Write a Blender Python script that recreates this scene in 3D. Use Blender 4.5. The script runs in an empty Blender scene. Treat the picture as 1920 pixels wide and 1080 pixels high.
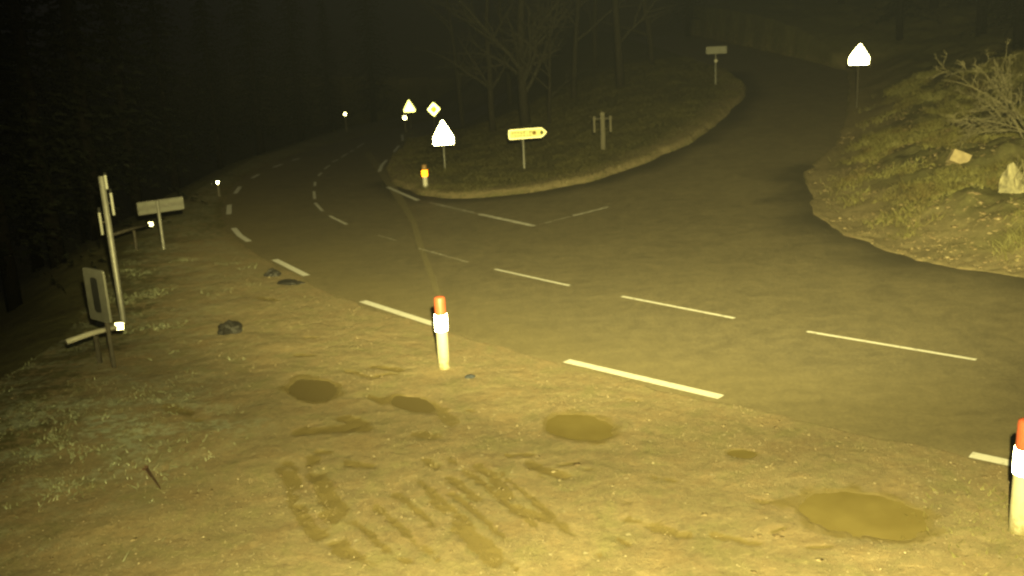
import bpy, bmesh, math, random
import numpy as np
from mathutils import Vector, Matrix

random.seed(7); RNG = np.random.default_rng(7)
S = bpy.context.scene
COL = S.collection

# ------------------------------------------------------------------ camera
F_PX, PITCH, ROLL, CAM_H = 1718.7, math.radians(13.527), math.radians(-2.896), 4.935
_F = np.array([0, math.cos(PITCH), -math.sin(PITCH)])
_R0 = np.array([1., 0, 0]); _U0 = np.array([0, math.sin(PITCH), math.cos(PITCH)])
_R = math.cos(ROLL)*_R0 + math.sin(ROLL)*_U0
_U = -math.sin(ROLL)*_R0 + math.cos(ROLL)*_U0
CAM = np.array([0, 0, CAM_H])
cd = bpy.data.cameras.new('camera'); cam = bpy.data.objects.new('camera', cd); COL.objects.link(cam)
cam.matrix_world = Matrix(((_R[0], _U[0], -_F[0], 0), (_R[1], _U[1], -_F[1], 0), (_R[2], _U[2], -_F[2], CAM_H), (0, 0, 0, 1)))
cd.sensor_width = 36; cd.lens = 36*F_PX/1920; cd.clip_end = 1500; cd.clip_start = .05
cd.dof.use_dof = True; cd.dof.focus_distance = 8.5; cd.dof.aperture_fstop = 1.7
S.camera = cam
S.render.resolution_x = 1024; S.render.resolution_y = 576
S.render.engine = 'CYCLES'
S.cycles.filter_width = 2.3

# ------------------------------------------------------------------ world: overcast night
W = bpy.data.worlds.new('World'); S.world = W; W.use_nodes = True
bg = W.node_tree.nodes['Background']; bg.inputs[0].default_value = (.48, .45, .37, 1); bg.inputs[1].default_value = .034
S.view_settings.view_transform = 'Standard'; S.view_settings.look = 'None'; S.view_settings.gamma = 1
S.view_settings.exposure = 0

# ------------------------------------------------------------------ the camera mast's night illuminator (a real lamp), then an added far fill spot
ld = bpy.data.lights.new('illuminator', 'SPOT'); lamp = bpy.data.objects.new('illuminator', ld); COL.objects.link(lamp)
LAMP_P = Vector((.25, -.1, CAM_H+.8)); lamp.location = LAMP_P
def beam(l, d, target, power, size):
    l.rotation_euler = (Vector(target)-LAMP_P).to_track_quat('-Z', 'Y').to_euler()
    d.energy = power; d.color = (1, .885, .32); d.spot_size = math.radians(size); d.spot_blend = 1; d.shadow_soft_size = .07
beam(lamp, ld, (4.2, 13.4, 0), 24000, 112)
ld2 = bpy.data.lights.new('added_far_fill', 'SPOT'); lamp2 = bpy.data.objects.new('added_far_fill', ld2); COL.objects.link(lamp2)
lamp2.location = LAMP_P+Vector((.12, 0, 0)); beam(lamp2, ld2, (5.2, 40, 0), 88000, 39); lamp2.scale = (2.25, 1, 1)   # added spot, not a known lamp: a broad flat fan lifting the distance

# ------------------------------------------------------------------ helpers
def sstep(a, b, x): 
    t = np.clip((x-a)/(b-a), 0, 1); return t*t*(3-2*t)
def softp(x, k=3.): return np.logaddexp(0, x/k)*k
def _hash(ix, iy, s):
    n = (ix*374761393 + iy*668265263 + s*1442695041) & 0x7fffffff
    n = ((n ^ (n >> 13))*1274126177) & 0x7fffffff
    return ((n ^ (n >> 16)) & 0xffff)/65535.
def vnoise(x, y, s=0):
    x = np.asarray(x, float); y = np.asarray(y, float)
    ix = np.floor(x).astype(np.int64); iy = np.floor(y).astype(np.int64); fx = x-ix; fy = y-iy
    fx = fx*fx*(3-2*fx); fy = fy*fy*(3-2*fy)
    a = _hash(ix, iy, s); b = _hash(ix+1, iy, s); c = _hash(ix, iy+1, s); d = _hash(ix+1, iy+1, s)
    return (a+(b-a)*fx)*(1-fy)+(c+(d-c)*fx)*fy
def fbm(x, y, o=4, s=0):
    r = 0; a = .5; t = 0
    for i in range(o):
        r = r+a*vnoise(x*2**i, y*2**i, s+i*17); t += a; a *= .5
    return r/t

def ray(px, py): return _F + _R*(px-960)/F_PX - _U*(py-540)/F_PX
def flat(px, py):
    d = ray(px, py); t = -CAM_H/d[2]; return (CAM+d*t)[:2]
def seg_dist(x, y, P, closed=False):
    best = np.full(np.shape(x), 1e9)
    n = len(P)
    for i in range(n if closed else n-1):
        ax, ay = P[i]; bx, by = P[(i+1) % n]
        dx, dy = bx-ax, by-ay; L = dx*dx+dy*dy+1e-12
        t = np.clip(((x-ax)*dx+(y-ay)*dy)/L, 0, 1)
        best = np.minimum(best, (x-ax-t*dx)**2+(y-ay-t*dy)**2)
    return np.sqrt(best)
def inside(x, y, P):
    r = np.zeros(np.shape(x), bool); n = len(P)
    for i in range(n):
        ax, ay = P[i]; bx, by = P[(i+1) % n]
        if ay == by: continue
        c = ((ay > y) != (by > y)) & (x < (bx-ax)*(y-ay)/(by-ay)+ax)
        r ^= c
    return r

# left brink, where the forecourt falls away into the wood
BRINK = [tuple(flat(*p)) for p in [(-60, 800), (0, 716), (118, 640), (180, 560), (250, 450), (330, 390), (392, 343), (470, 300)]]
bx_, by_ = BRINK[-1]
BRINK = [(BRINK[0][0]-1.0, -12)] + BRINK + [(bx_+1, by_+30), (bx_+12, by_+90)]
BR_POLY = BRINK + [(-400, 300), (-400, -12)]
def zb(x, y):
    x = np.asarray(x, float); y = np.asarray(y, float)
    z = sstep(-5, 12, x)*.1*(softp(y-28, 2.5)-softp(y-110, 8)*.7)
    z = z + .055*(softp(x-12, 1.5)-softp(x-60, 5))*sstep(16, 30, y)
    d = seg_dist(x, y, BRINK); ins = inside(x, y, BR_POLY)
    z = z - np.where(ins, .5*np.maximum(0, softp(d-1.0, .6)-softp(-1.0, .6))*np.where(d < 16, 1, 16/np.maximum(d, 16)), 0)
    return z
TS = np.concatenate([np.arange(4, 60, .05), np.arange(60, 400, .25)])
def at(px, py):
    """world point of the ground seen at this pixel"""
    d = ray(px, py); P = CAM[None]+d[None]*TS[:, None]
    h = P[:, 2]-zb(P[:, 0], P[:, 1])
    i = int(np.argmax(h < 0)) if (h < 0).any() else len(TS)-1
    if i > 0 and (h < 0).any():
        t = TS[i-1]+(TS[i]-TS[i-1])*h[i-1]/(h[i-1]-h[i])
        Q = CAM+d*t
    else: Q = P[i]
    return Vector(Q)
def at_y(px, py, Y):
    d = ray(px, py); return Vector(CAM+d*Y/d[1])
def z_at(P, py):
    """height at which a vertical line over P crosses image row py"""
    lo, hi = -5, 15
    for _ in range(40):
        m = (lo+hi)/2; p = np.array([P[0], P[1], m])-CAM; w = p@_F; v = 540-F_PX*(p@_U)/w
        if v > py: lo = m
        else: hi = m
    return lo

# ------------------------------------------------------------------ pavement outline
near_edge = [(1352, 757), (1180, 714), (1000, 670), (847, 625), (760, 600), (668, 572), (590, 533), (500, 489), (450, 456), (423, 428), (415, 395), (432, 352), (466, 325), (510, 305)]
isl_edge = [(762, 262), (752, 280), (733, 297), (722, 318), (735, 343), (790, 366), (850, 372.5), (900, 371), (1000, 361), (1100, 342), (1200, 311), (1290, 270), (1360, 222), (1396, 180), (1398, 160), (1370, 138)]
bank_edge = [(1590, 133), (1592, 170), (1588, 215), (1572, 262), (1540, 296), (1510, 322), (1510, 352), (1530, 400), (1575, 432), (1640, 463), (1720, 488), (1800, 503), (1920, 519)]
NE = [tuple(at(*p)[:2]) for p in near_edge]; IE = [tuple(at(*p)[:2]) for p in isl_edge]; BE = [tuple(at(*p)[:2]) for p in bank_edge]
NE0 = (NE[0][0]+.735*26, NE[0][1]-.678*26)
NEmid = (NE[0][0]+.75*6, NE[0][1]-.66*6)
BE_end = (BE[-1][0]+.735*30, BE[-1][1]-.678*30)
xe, ye = NE[-1]
NE_far = [(xe+.5, ye+10), (xe+2.5, ye+22), (xe+6.5, ye+40), (xe+12, ye+60)]
IE_pre = [(xe+19, ye+58), (xe+13.5, ye+38), (xe+9.5, ye+20), (xe+7.5, ye+12)]
xi, yi = IE[-1]
PAVE = [NE0, NEmid] + NE + NE_far + IE_pre + IE + [(xi-.5, yi+9), (xi-2, yi+40)] + [(BE[0][0]-3, BE[0][1]+40), (BE[0][0]-.2, BE[0][1]+8)] + BE + [BE_end]
GRASSEDGE = IE_pre + IE
BANKL = BE+[BE_end]

def pave_sd(x, y):
    d = seg_dist(x, y, PAVE, True); return np.where(inside(x, y, PAVE), -d, d)
bank_poly = [(BE[0][0]-2, BE[0][1]+40), (BE[0][0], BE[0][1]+8)]+BE+[BE_end, (200, -20), (200, 200)]
isl_poly = IE_pre + IE + [(xi-.5, yi+9), (xi-2, yi+40), (xi-2, yi+120), (xe+22, ye+120)]

def bank_h(x, y):
    d = seg_dist(x, y, BANKL); ins = inside(x, y, bank_poly)
    return np.where(ins, .24*d*sstep(0, 1.6, d)+.05, 0)*(1-.0*x) if False else np.where(ins, 2.7*(1-np.exp(-.11*d))*sstep(.2, 3.2, d), 0)

# ------------------------------------------------------------------ wet ruts, mud (world-space ellipses)
def ell(p, q, wpx):
    """capsule from pixel p to pixel q; width in pixels at the middle"""
    a = at(*p); b = at(*q); m = (np.array(a)+np.array(b))/2
    r = wpx/2/F_PX*np.linalg.norm(m-CAM)
    return (a[0], a[1], b[0], b[1], r*1.05)
RUTS = [ell(*t) for t in [((533, 880), (556, 950), 30), ((556, 950), (598, 1015), 20), ((586, 862), (606, 930), 30), ((606, 930), (640, 985), 34),
    ((575, 812), (680, 808), 34), ((735, 757), (800, 770), 34), ((770, 822), (820, 826), 22), ((745, 825), (765, 828), 14),
    *[((x, y), (x+w, y+w*.8), t) for x, y, w, t in [(745, 935, 85, 15), (700, 960, 110, 12), (775, 905, 120, 13), (800, 868, 95, 16), (838, 862, 130, 11), (660, 985, 100, 12), (730, 990, 90, 10), (812, 950, 120, 12), (850, 935, 140, 10), (905, 915, 130, 10), (940, 895, 160, 9), (880, 1000, 90, 12), (620, 1030, 60, 12), (1000, 950, 130, 9), (1060, 935, 120, 8)]],
    ((690, 745), (720, 760), 14), ((600, 850), (640, 856), 16), ((650, 700), (690, 712), 12), ((480, 560), (520, 566), 9), ((640, 870), (700, 878), 14), ((950, 860), (1000, 856), 9), ((1050, 880), (1080, 872), 7), ((820, 770), (850, 800), 22), ((560, 668), (600, 672), 13), ((700, 690), (750, 700), 20), ((560, 635), (590, 636), 9),
    ((880, 775), (920, 785), 10), ((1095, 890), (1120, 884), 7), ((1170, 885), (1230, 900), 12), ((1250, 900), (1265, 903), 9), ((1410, 945), (1450, 950), 6),
    ((1455, 1002), (1480, 996), 7), ((1340, 1010), (1420, 1025), 12), ((1510, 1035), (1560, 1037), 6), ((1000, 880), (1060, 900), 22), ((860, 1000), (930, 1060), 30),
    ((970, 960), (1080, 1010), 26), ((1180, 980), (1290, 1010), 22), ((640, 1030), (700, 1075), 26), ((900, 880), (960, 940), 18), ((1100, 930), (1180, 950), 16),
    ((700, 712), (730, 706), 12), ((1575, 842), (1610, 844), 5), ((1175, 752), (1200, 755), 5), ((640, 790), (690, 800), 18), ((300, 760), (380, 790), 20)]]
PUD = [((1480, 950), (1752, 990), 88, 0), ((1018, 800), (1158, 812), 52, 1), ((1362, 854), (1422, 857), 17, 2), ((536, 733), (640, 737), 46, 3), ((728, 752), (820, 770), 30, 4)]
PUDW = []
for p, q, h, s in PUD:
    a = np.array(at(*p)); b = np.array(at(*q)); m = (a+b)/2
    my = ((p[1]+q[1])/2); mx = (p[0]+q[0])/2
    u = np.array(at(mx, my-h/2)); l = np.array(at(mx, my+h/2)); c = (u+l)/2
    PUDW.append((c[0], c[1], (b-a)[0]/2, (b-a)[1]/2, (u-l)[0]/2, (u-l)[1]/2, s))
def pud_f(x, y, P):
    cx, cy, ax, ay, bx, by, s = P
    det = ax*by-ay*bx; dx = x-cx; dy = y-cy
    u = (dx*by-dy*bx)/det; v = (-dx*ay+dy*ax)/det
    r = np.sqrt(u*u+v*v)
    return r*(1+.22*(fbm(x*2.2+s*9, y*2.2, 3, 5)-.5)+.34*(fbm(x*7, y*7+s, 3, 8)-.5))
def mud_f(x, y):
    m = np.zeros(np.shape(x)); wx = x+.12*(fbm(x*2.5, y*2.5, 4, 2)-.5); wy = y+.2*(fbm(x*2.5, y*2.5, 4, 4)-.5)
    for ax, ay, bx, by, r in RUTS:
        dx, dy = bx-ax, by-ay
        t = np.clip(((wx-ax)*dx+(wy-ay)*dy)/(dx*dx+dy*dy+1e-9), 0, 1)
        d = np.hypot(wx-ax-t*dx, wy-ay-t*dy)
        m = np.maximum(m, 1-sstep(r*.75, r*1.25, d*(1+1.1*(fbm(x*6, y*6, 4, 9)-.5)+.9*(fbm(x*15, y*15, 2, 19)-.5))))
    return m*sstep(.28, .5, fbm(x*2.3+7, y*1.6, 3, 91))

def ground_off(x, y):
    sd = pave_sd(x, y)
    n = (fbm(x*.9, y*.9, 4, 11)-.5)*(1-sstep(45, 75, y)); rag = .5*(fbm(x*.9, y*.9, 5, 81)-.5)*(y < 75); n2 = fbm(x*6, y*6, 3, 21)-.5
    isl = inside(x, y, isl_poly); bk = inside(x, y, bank_poly)
    sd = sd+rag*np.where(isl | bk, 1.5, .8)*(np.abs(sd) < 3)
    z_in = -.10*sstep(0, .25, -sd)
    out_n = .008+.035*sstep(0, 1.5, sd)+.09*n*sstep(.2, 2.5, sd)+.02*n2*sstep(.1, .6, sd)
    out_g = .03+np.where(bk, .10*sstep(0, 1.6, sd), .16*sstep(0, .35, sd))+.16*n*sstep(.3, 2, sd)+.08*n2
    out = np.where(isl | bk, out_g, out_n)
    z = np.where(sd < 0, z_in, out)
    z = z+bank_h(x, y)*(sd > 0)+np.where(bk & (sd > 0), (.9*(fbm(x*.45, y*.45, 4, 31)-.5)+.42*(fbm(x*1.8, y*1.8, 4, 33)-.5))*sstep(1.2, 4, sd), 0)
    z = z+np.where((sd > 0) & ~isl & ~bk, -.014*mud_f(x, y), 0)
    for P, lv in zip(PUDW, PLV):
        r = pud_f(x, y, P)
        z = np.where(sd > 0, z*(sstep(.9, 1.5, r))+(lv-.045*(1-sstep(.55, 1.05, r)))*(1-sstep(.9, 1.5, r)), z)
    return z
PLV = []
for _P in PUDW:
    _a = np.linspace(0, 2*np.pi, 24, endpoint=False)
    _x = _P[0]+1.3*(_P[2]*np.cos(_a)+_P[4]*np.sin(_a)); _y = _P[1]+1.3*(_P[3]*np.cos(_a)+_P[5]*np.sin(_a))
    PLV.append(float(np.percentile(ground_off(_x, _y), 40)))

# ------------------------------------------------------------------ mesh helpers
def link(name, me, m=None, parent=None):
    o = bpy.data.objects.new(name, me); COL.objects.link(o)
    if m: me.materials.append(m)
    if parent: o.parent = parent
    return o
def np_mesh(name, V, Fq, smooth=False):
    me = bpy.data.meshes.new(name); V = np.asarray(V, np.float32); Fq = np.asarray(Fq, np.int32)
    k = Fq.shape[1]
    me.vertices.add(len(V)); me.vertices.foreach_set('co', V.ravel())
    me.loops.add(Fq.size); me.loops.foreach_set('vertex_index', Fq.ravel())
    me.polygons.add(len(Fq)); me.polygons.foreach_set('loop_start', np.arange(0, Fq.size, k, dtype=np.int32))
    try: me.polygons.foreach_set('loop_total', np.full(len(Fq), k, np.int32))
    except Exception: pass
    if smooth: me.polygons.foreach_set('use_smooth', np.ones(len(Fq), bool))
    me.update(calc_edges=True); me.validate(); return me
def tag(o, label=None, cat=None, group=None, kind=None):
    if label: o['label'] = label
    if cat: o['category'] = cat
    if group: o['group'] = group
    if kind: o['kind'] = kind
    return o
def empty(name, loc, rz=0, label=None, cat=None, group=None):
    o = bpy.data.objects.new(name, None); COL.objects.link(o); o.location = loc; o.rotation_euler = (0, 0, rz)
    o.empty_display_size = .2
    return tag(o, label, cat, group)
def copy_tree(root):
    c = root.copy(); COL.objects.link(c)
    def rec(a, b):
        for ch in list(a.children):
            d = ch.copy(); COL.objects.link(d); d.parent = b; rec(ch, d)
    rec(root, c); return c
def bm_mesh(bm, name, smooth=False):
    me = bpy.data.meshes.new(name); bm.normal_update(); bm.to_mesh(me); bm.free()
    if smooth:
        for p in me.polygons: p.use_smooth = True
    return me
def box_bm(sx, sy, sz, c=(0, 0, 0), bev=0, bm=None):
    b = bmesh.new(); bmesh.ops.create_cube(b, size=1)
    bmesh.ops.scale(b, vec=(sx, sy, sz), verts=b.verts); 
    if bev: bmesh.ops.bevel(b, geom=b.edges[:], offset=bev, segments=2, affect='EDGES', profile=.6)
    bmesh.ops.translate(b, vec=c, verts=b.verts)
    if bm is None: return b
    t = bpy.data.meshes.new('t'); b.to_mesh(t); b.free(); bm.from_mesh(t); bpy.data.meshes.remove(t); return bm
def lathe(prof, n=24, bm=None):
    b = bm or bmesh.new(); rings = []
    for r, z in prof:
        if r < 1e-5: rings.append([b.verts.new((0, 0, z))]); continue
        rings.append([b.verts.new((r*math.cos(2*math.pi*i/n), r*math.sin(2*math.pi*i/n), z)) for i in range(n)])
    for A, B in zip(rings, rings[1:]):
        for i in range(n):
            j = (i+1) % n
            if len(A) == 1: b.faces.new((A[0], B[j], B[i])) if False else b.faces.new((A[0], B[i], B[j]))
            elif len(B) == 1: b.faces.new((A[i], A[j], B[0]))
            else: b.faces.new((A[i], A[j], B[j], B[i]))
    bmesh.ops.recalc_face_normals(b, faces=b.faces)
    return b
def prism(pts, y0, y1, bev=0):
    """outline in the x,z plane, extruded along y"""
    b = bmesh.new(); A = [b.verts.new((x, y0, z)) for x, z in pts]; B = [b.verts.new((x, y1, z)) for x, z in pts]
    b.faces.new(A); b.faces.new(B[::-1]); n = len(pts)
    for i in range(n): b.faces.new((A[i], B[i], B[(i+1) % n], A[(i+1) % n]))
    bmesh.ops.recalc_face_normals(b, faces=b.faces)
    if bev: bmesh.ops.bevel(b, geom=b.edges[:], offset=bev, segments=1, affect='EDGES')
    return b
def round_poly(pts, r, n=5):
    out = []
    N = len(pts)
    for i in range(N):
        p = Vector(pts[i]); a = (Vector(pts[i-1])-p); b = (Vector(pts[(i+1) % N])-p)
        ra = min(r, a.length*.45, b.length*.45); a.normalize(); b.normalize()
        s = p+a*ra; e = p+b*ra
        for k in range(n+1):
            t = k/n; out.append(tuple(s*(1-t)**2+p*2*t*(1-t)+e*t*t))
    return out
def tube(bm, pts, radii, n=6, cap=True):
    rings = []; N = len(pts); prev = None
    for i, p in enumerate(pts):
        p = Vector(p); d = (Vector(pts[min(i+1, N-1)])-Vector(pts[max(i-1, 0)]))
        if d.length < 1e-6: d = Vector((0, 0, 1))
        d.normalize(); ref = prev if prev is not None else (Vector((1, 0, 0)) if abs(d.x) < .8 else Vector((0, 1, 0)))
        u = (ref-d*ref.dot(d)).normalized(); v = d.cross(u); prev = u
        rings.append([bm.verts.new(p+(u*math.cos(2*math.pi*k/n)+v*math.sin(2*math.pi*k/n))*radii[i]) for k in range(n)])
    for A, B in zip(rings, rings[1:]):
        for k in range(n): bm.faces.new((A[k], A[(k+1) % n], B[(k+1) % n], B[k]))
    if cap:
        bm.faces.new(rings[0][::-1]); bm.faces.new(rings[-1])

# ------------------------------------------------------------------ materials
def mat(name):
    m = bpy.data.materials.new(name); m.use_nodes = True; nt = m.node_tree
    return m, nt, nt.nodes['Principled BSDF']
def N(nt, t, **k):
    n = nt.nodes.new(t)
    for a, b in k.items(): setattr(n, a, b)
    return n
def noise(nt, scale, detail=4, rough=.6, dist=0, vec=None):
    n = N(nt, 'ShaderNodeTexNoise'); n.inputs['Scale'].default_value = scale; n.inputs['Detail'].default_value = detail
    n.inputs['Roughness'].default_value = rough; n.inputs['Distortion'].default_value = dist
    if vec is None:
        g = N(nt, 'ShaderNodeNewGeometry'); vec = g.outputs['Position']
    nt.links.new(vec, n.inputs['Vector']); return n.outputs[0]
def ramp(nt, fac, stops):
    r = N(nt, 'ShaderNodeValToRGB'); e = r.color_ramp.elements
    while len(e) < len(stops): e.new(.5)
    for i, (p, c) in enumerate(stops): e[i].position = p; e[i].color = (*c, 1) if len(c) == 3 else c
    nt.links.new(fac, r.inputs[0]); return r.outputs[0]
def mixc(nt, f, a, b, mode='MIX'):
    n = N(nt, 'ShaderNodeMix', data_type='RGBA', blend_type=mode)
    for s, v in ((n.inputs['Factor'], f), (n.inputs['A'], a), (n.inputs['B'], b)): pass
    ins = [n.inputs[0], n.inputs[6], n.inputs[7]]
    for s, v in zip(ins, (f, a, b)):
        if hasattr(v, 'node'): nt.links.new(v, s)
        elif isinstance(v, (int, float)): s.default_value = v
        else: s.default_value = (*v, 1)
    return n.outputs[2]
def bump(nt, P, h, strength=.5, dist=.02):
    b = N(nt, 'ShaderNodeBump'); b.inputs['Strength'].default_value = strength; b.inputs['Distance'].default_value = dist
    nt.links.new(h, b.inputs['Height']); nt.links.new(b.outputs[0], P.inputs['Normal'])
def g3(v): return (v, v, v)
def simple(name, c, rough=.6, var=.25, scale=12, metal=0, bmp=0):
    m, nt, P = mat(name)
    f = noise(nt, scale, 4)
    nt.links.new(ramp(nt, f, [(.3, tuple(v*(1-var) for v in c)), (.7, tuple(min(1, v*(1+var)) for v in c))]), P.inputs['Base Color'])
    P.inputs['Roughness'].default_value = rough; P.inputs['Metallic'].default_value = metal
    if bmp: bump(nt, P, f, bmp, .01)
    return m
def retro(name, c, alpha_rough, share=.6, tex=None):
    """reflective sheeting: glass beads send lamp light back the way it came (a glossy lobe about the incoming direction)"""
    m, nt, P = mat(name)
    P.inputs['Base Color'].default_value = (*c, 1); P.inputs['Roughness'].default_value = .5
    g = N(nt, 'ShaderNodeNewGeometry'); gl = N(nt, 'ShaderNodeBsdfGlossy'); gl.inputs['Roughness'].default_value = alpha_rough
    gl.inputs['Color'].default_value = (*c, 1); nt.links.new(g.outputs['Incoming'], gl.inputs['Normal'])
    if tex:
        col = tex(nt); nt.links.new(col, gl.inputs['Color']); nt.links.new(col, P.inputs['Base Color'])
    mx = N(nt, 'ShaderNodeMixShader'); mx.inputs[0].default_value = share
    nt.links.new(P.outputs[0], mx.inputs[1]); nt.links.new(gl.outputs[0], mx.inputs[2])
    out = nt.nodes['Material Output']; nt.links.new(mx.outputs[0], out.inputs[0]); return m

# ground
m_ground, nt, P = mat('gravel_mud_and_grass')
att = N(nt, 'ShaderNodeAttribute', attribute_name='zone'); sep = N(nt, 'ShaderNodeSeparateColor'); nt.links.new(att.outputs['Color'], sep.inputs[0])
n_big = noise(nt, .9, 5, .6, .6); n_mid = noise(nt, 5, 6, .65, .4); n_fine = noise(nt, 45, 5, .7)
vor = N(nt, 'ShaderNodeTexVoronoi'); vor.inputs['Scale'].default_value = 26; geo = N(nt, 'ShaderNodeNewGeometry'); nt.links.new(geo.outputs['Position'], vor.inputs['Vector'])
grav = ramp(nt, n_mid, [(.28, (.17, .13, .07)), (.45, (.225, .178, .10)), (.62, (.27, .215, .125)), (.8, (.33, .27, .165))])
grav = mixc(nt, .25, grav, ramp(nt, n_fine, [(.3, (.10, .075, .04)), (.7, (.5, .42, .27))]))
grav = mixc(nt, .5, grav, ramp(nt, n_big, [(.3, g3(.55)), (.7, g3(1.15))]), 'MULTIPLY')
hue = noise(nt, 1.7, 5, .7, .5); n_pat = noise(nt, 13, 6, .8, .3)
grav = mixc(nt, .38, grav, ramp(nt, hue, [(.36, (.18, .175, .07)), (.5, (.23, .18, .10)), (.62, (.265, .182, .092))]))
grav = mixc(nt, .8, grav, ramp(nt, n_pat, [(.28, g3(.45)), (.40, g3(.92)), (.58, g3(1.2)), (.72, g3(1.75))]), 'MULTIPLY')
stones = ramp(nt, vor.outputs['Color'], [(.93, g3(0)), (.96, g3(1))])
grav = mixc(nt, stones, grav, (.38, .33, .23))
gr = ramp(nt, n_mid, [(.3, (.05, .045, .02)), (.5, (.085, .08, .033)), (.7, (.15, .14, .06))])
gr = mixc(nt, .4, gr, ramp(nt, n_big, [(.35, (.07, .052, .028)), (.65, (.16, .155, .065))]))
verge = mixc(nt, n_mid, (.15, .12, .07), (.33, .27, .155))
sumr = N(nt, 'ShaderNodeMath', operation='ADD'); nt.links.new(sep.outputs[0], sumr.inputs[0]); nt.links.new(n_mid, sumr.inputs[1])
gmask = ramp(nt, sumr.outputs[0], [(.86, g3(0)), (1.04, g3(1))])
c = mixc(nt, gmask, grav, gr)
verge = mixc(nt, .75, verge, ramp(nt, n_pat, [(.3, g3(.5)), (.7, g3(1.4))]), 'MULTIPLY')
c = mixc(nt, sep.outputs[2], c, verge)
mo = N(nt, 'ShaderNodeMath', operation='MULTIPLY'); nt.links.new(att.outputs['Alpha'], mo.inputs[0]); nt.links.new(ramp(nt, noise(nt, 7, 5, .75), [(.44, g3(0)), (.56, g3(1))]), mo.inputs[1])
c = mixc(nt, mo.outputs[0], c, mixc(nt, n_fine, (.19, .20, .13), (.50, .53, .40)))
mudm = N(nt, 'ShaderNodeMath', operation='MULTIPLY_ADD'); nt.links.new(n_mid, mudm.inputs[0]); mudm.inputs[1].default_value = .5; 
sub = N(nt, 'ShaderNodeMath', operation='SUBTRACT'); nt.links.new(sep.outputs[1], sub.inputs[0]); sub.inputs[1].default_value = .25
nt.links.new(sub.outputs[0], mudm.inputs[2]); mudr = ramp(nt, mudm.outputs[0], [(.22, g3(0)), (.48, g3(1))])
c = mixc(nt, mudr, c, mixc(nt, n_fine, (.155, .12, .05), (.255, .20, .088)))
nt.links.new(c, P.inputs['Base Color'])
nt.links.new(ramp(nt, mudr, [(0, g3(.85)), (1, g3(.42))]), P.inputs['Roughness']); P.inputs['Specular IOR Level'].default_value = .3
bh = mixc(nt, .4, n_pat, mixc(nt, .5, n_mid, n_fine))
bump(nt, P, bh, .9, .035)

# asphalt
m_road, nt, P = mat('worn_wet_asphalt')
nb = noise(nt, .35, 5, .6, .8); nm = noise(nt, 3, 5, .6, .3); nf = noise(nt, 70, 3, .8)
att = N(nt, 'ShaderNodeAttribute', attribute_name='zone'); sep = N(nt, 'ShaderNodeSeparateColor'); nt.links.new(att.outputs['Color'], sep.inputs[0])
a = ramp(nt, nb, [(.3, (.125, .112, .07)), (.7, (.185, .166, .106))])
a = mixc(nt, .45, a, ramp(nt, nm, [(.3, (.125, .103, .062)), (.7, (.225, .187, .12))]))
a = mixc(nt, .55, a, ramp(nt, noise(nt, 1.1, 7, .75, 1.2), [(.36, (.09, .076, .05)), (.5, (.17, .142, .088)), (.66, (.25, .205, .12))]))
a = mixc(nt, .4, a, ramp(nt, nf, [(.35, (.05, .043, .03)), (.65, (.27, .23, .15))]))
a = mixc(nt, .8, a, ramp(nt, noise(nt, 17, 5, .85), [(.34, g3(.66)), (.5, g3(1)), (.66, g3(1.4))]), 'MULTIPLY')
a = mixc(nt, sep.outputs[0], a, mixc(nt, noise(nt, 15, 5, .8), (.085, .07, .038), (.30, .25, .145)))       # dust and grit along the edge
tc = N(nt, 'ShaderNodeMapping'); tc.inputs['Rotation'].default_value = (0, 0, math.radians(42)); tc.inputs['Scale'].default_value = (.35, 2.6, 1); gg = N(nt, 'ShaderNodeNewGeometry'); nt.links.new(gg.outputs['Position'], tc.inputs[0])
a = mixc(nt, .22, a, ramp(nt, noise(nt, 1, 5, .7, .4, tc.outputs[0]), [(.34, g3(.72)), (.5, g3(1)), (.66, g3(1.28))]), 'MULTIPLY')
a = mixc(nt, .3, a, ramp(nt, noise(nt, 3.2, 5, .8, .5), [(.36, g3(.62)), (.5, g3(1)), (.64, g3(1.4))]), 'MULTIPLY')
a = mixc(nt, sep.outputs[1], a, (.038, .036, .028))     # gutter shade painted into the asphalt along island and bank
nt.links.new(a, P.inputs['Base Color']); P.inputs['Roughness'].default_value = .62; P.inputs['Specular IOR Level'].default_value = .35
bump(nt, P, nf, .5, .01)

def paint(name, wear):
    m, nt, P = mat(name); f = noise(nt, 9, 6, .7); col = ramp(nt, f, [(wear-.12, (.2, .17, .11)), (wear+.06, (.74, .72, .66))])
    nt.links.new(col, P.inputs['Base Color']); P.inputs['Roughness'].default_value = .5; return m
m_paint = paint('road_paint', .37); m_paint_mid = paint('scuffed_road_paint', .40); m_paint_worn = paint('worn_road_paint', .47); m_paint_faint = paint('faded_road_paint', .60)
m_pale_strip = simple('pale_strip_tone', (.172, .144, .077), .8, .2, 6)
m_pud, nt, P = mat('muddy_water'); f = noise(nt, 1.6, 3)
nt.links.new(ramp(nt, f, [(.3, (.165, .128, .045)), (.7, (.215, .17, .065))]), P.inputs['Base Color']); P.inputs['Roughness'].default_value = .12; P.inputs['IOR'].default_value = 1.33
bump(nt, P, noise(nt, 7, 2), .05, .01)
m_pud_dark, nt, P = mat('dark_muddy_water'); P.inputs['Base Color'].default_value = (.155, .122, .055, 1); P.inputs['Roughness'].default_value = .1; P.inputs['IOR'].default_value = 1.33
m_pole = simple('galvanised_steel', (.19, .185, .165), .5, .2, 8, .35)
m_pole_dark = simple('dull_brown_steel', (.07, .062, .05), .6, .3, 8)
m_back = simple('grey_sign_back', (.17, .168, .145), .5, .15, 5, .2)
m_wood = simple('weathered_wood', (.09, .08, .055), .8, .35, 14, 0, .5)
m_bark = simple('bark', (.026, .023, .017), .9, .45, 7, 0, .8)
m_twig = simple('bare_twigs', (.035, .032, .024), .85, .35, 9)
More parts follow.
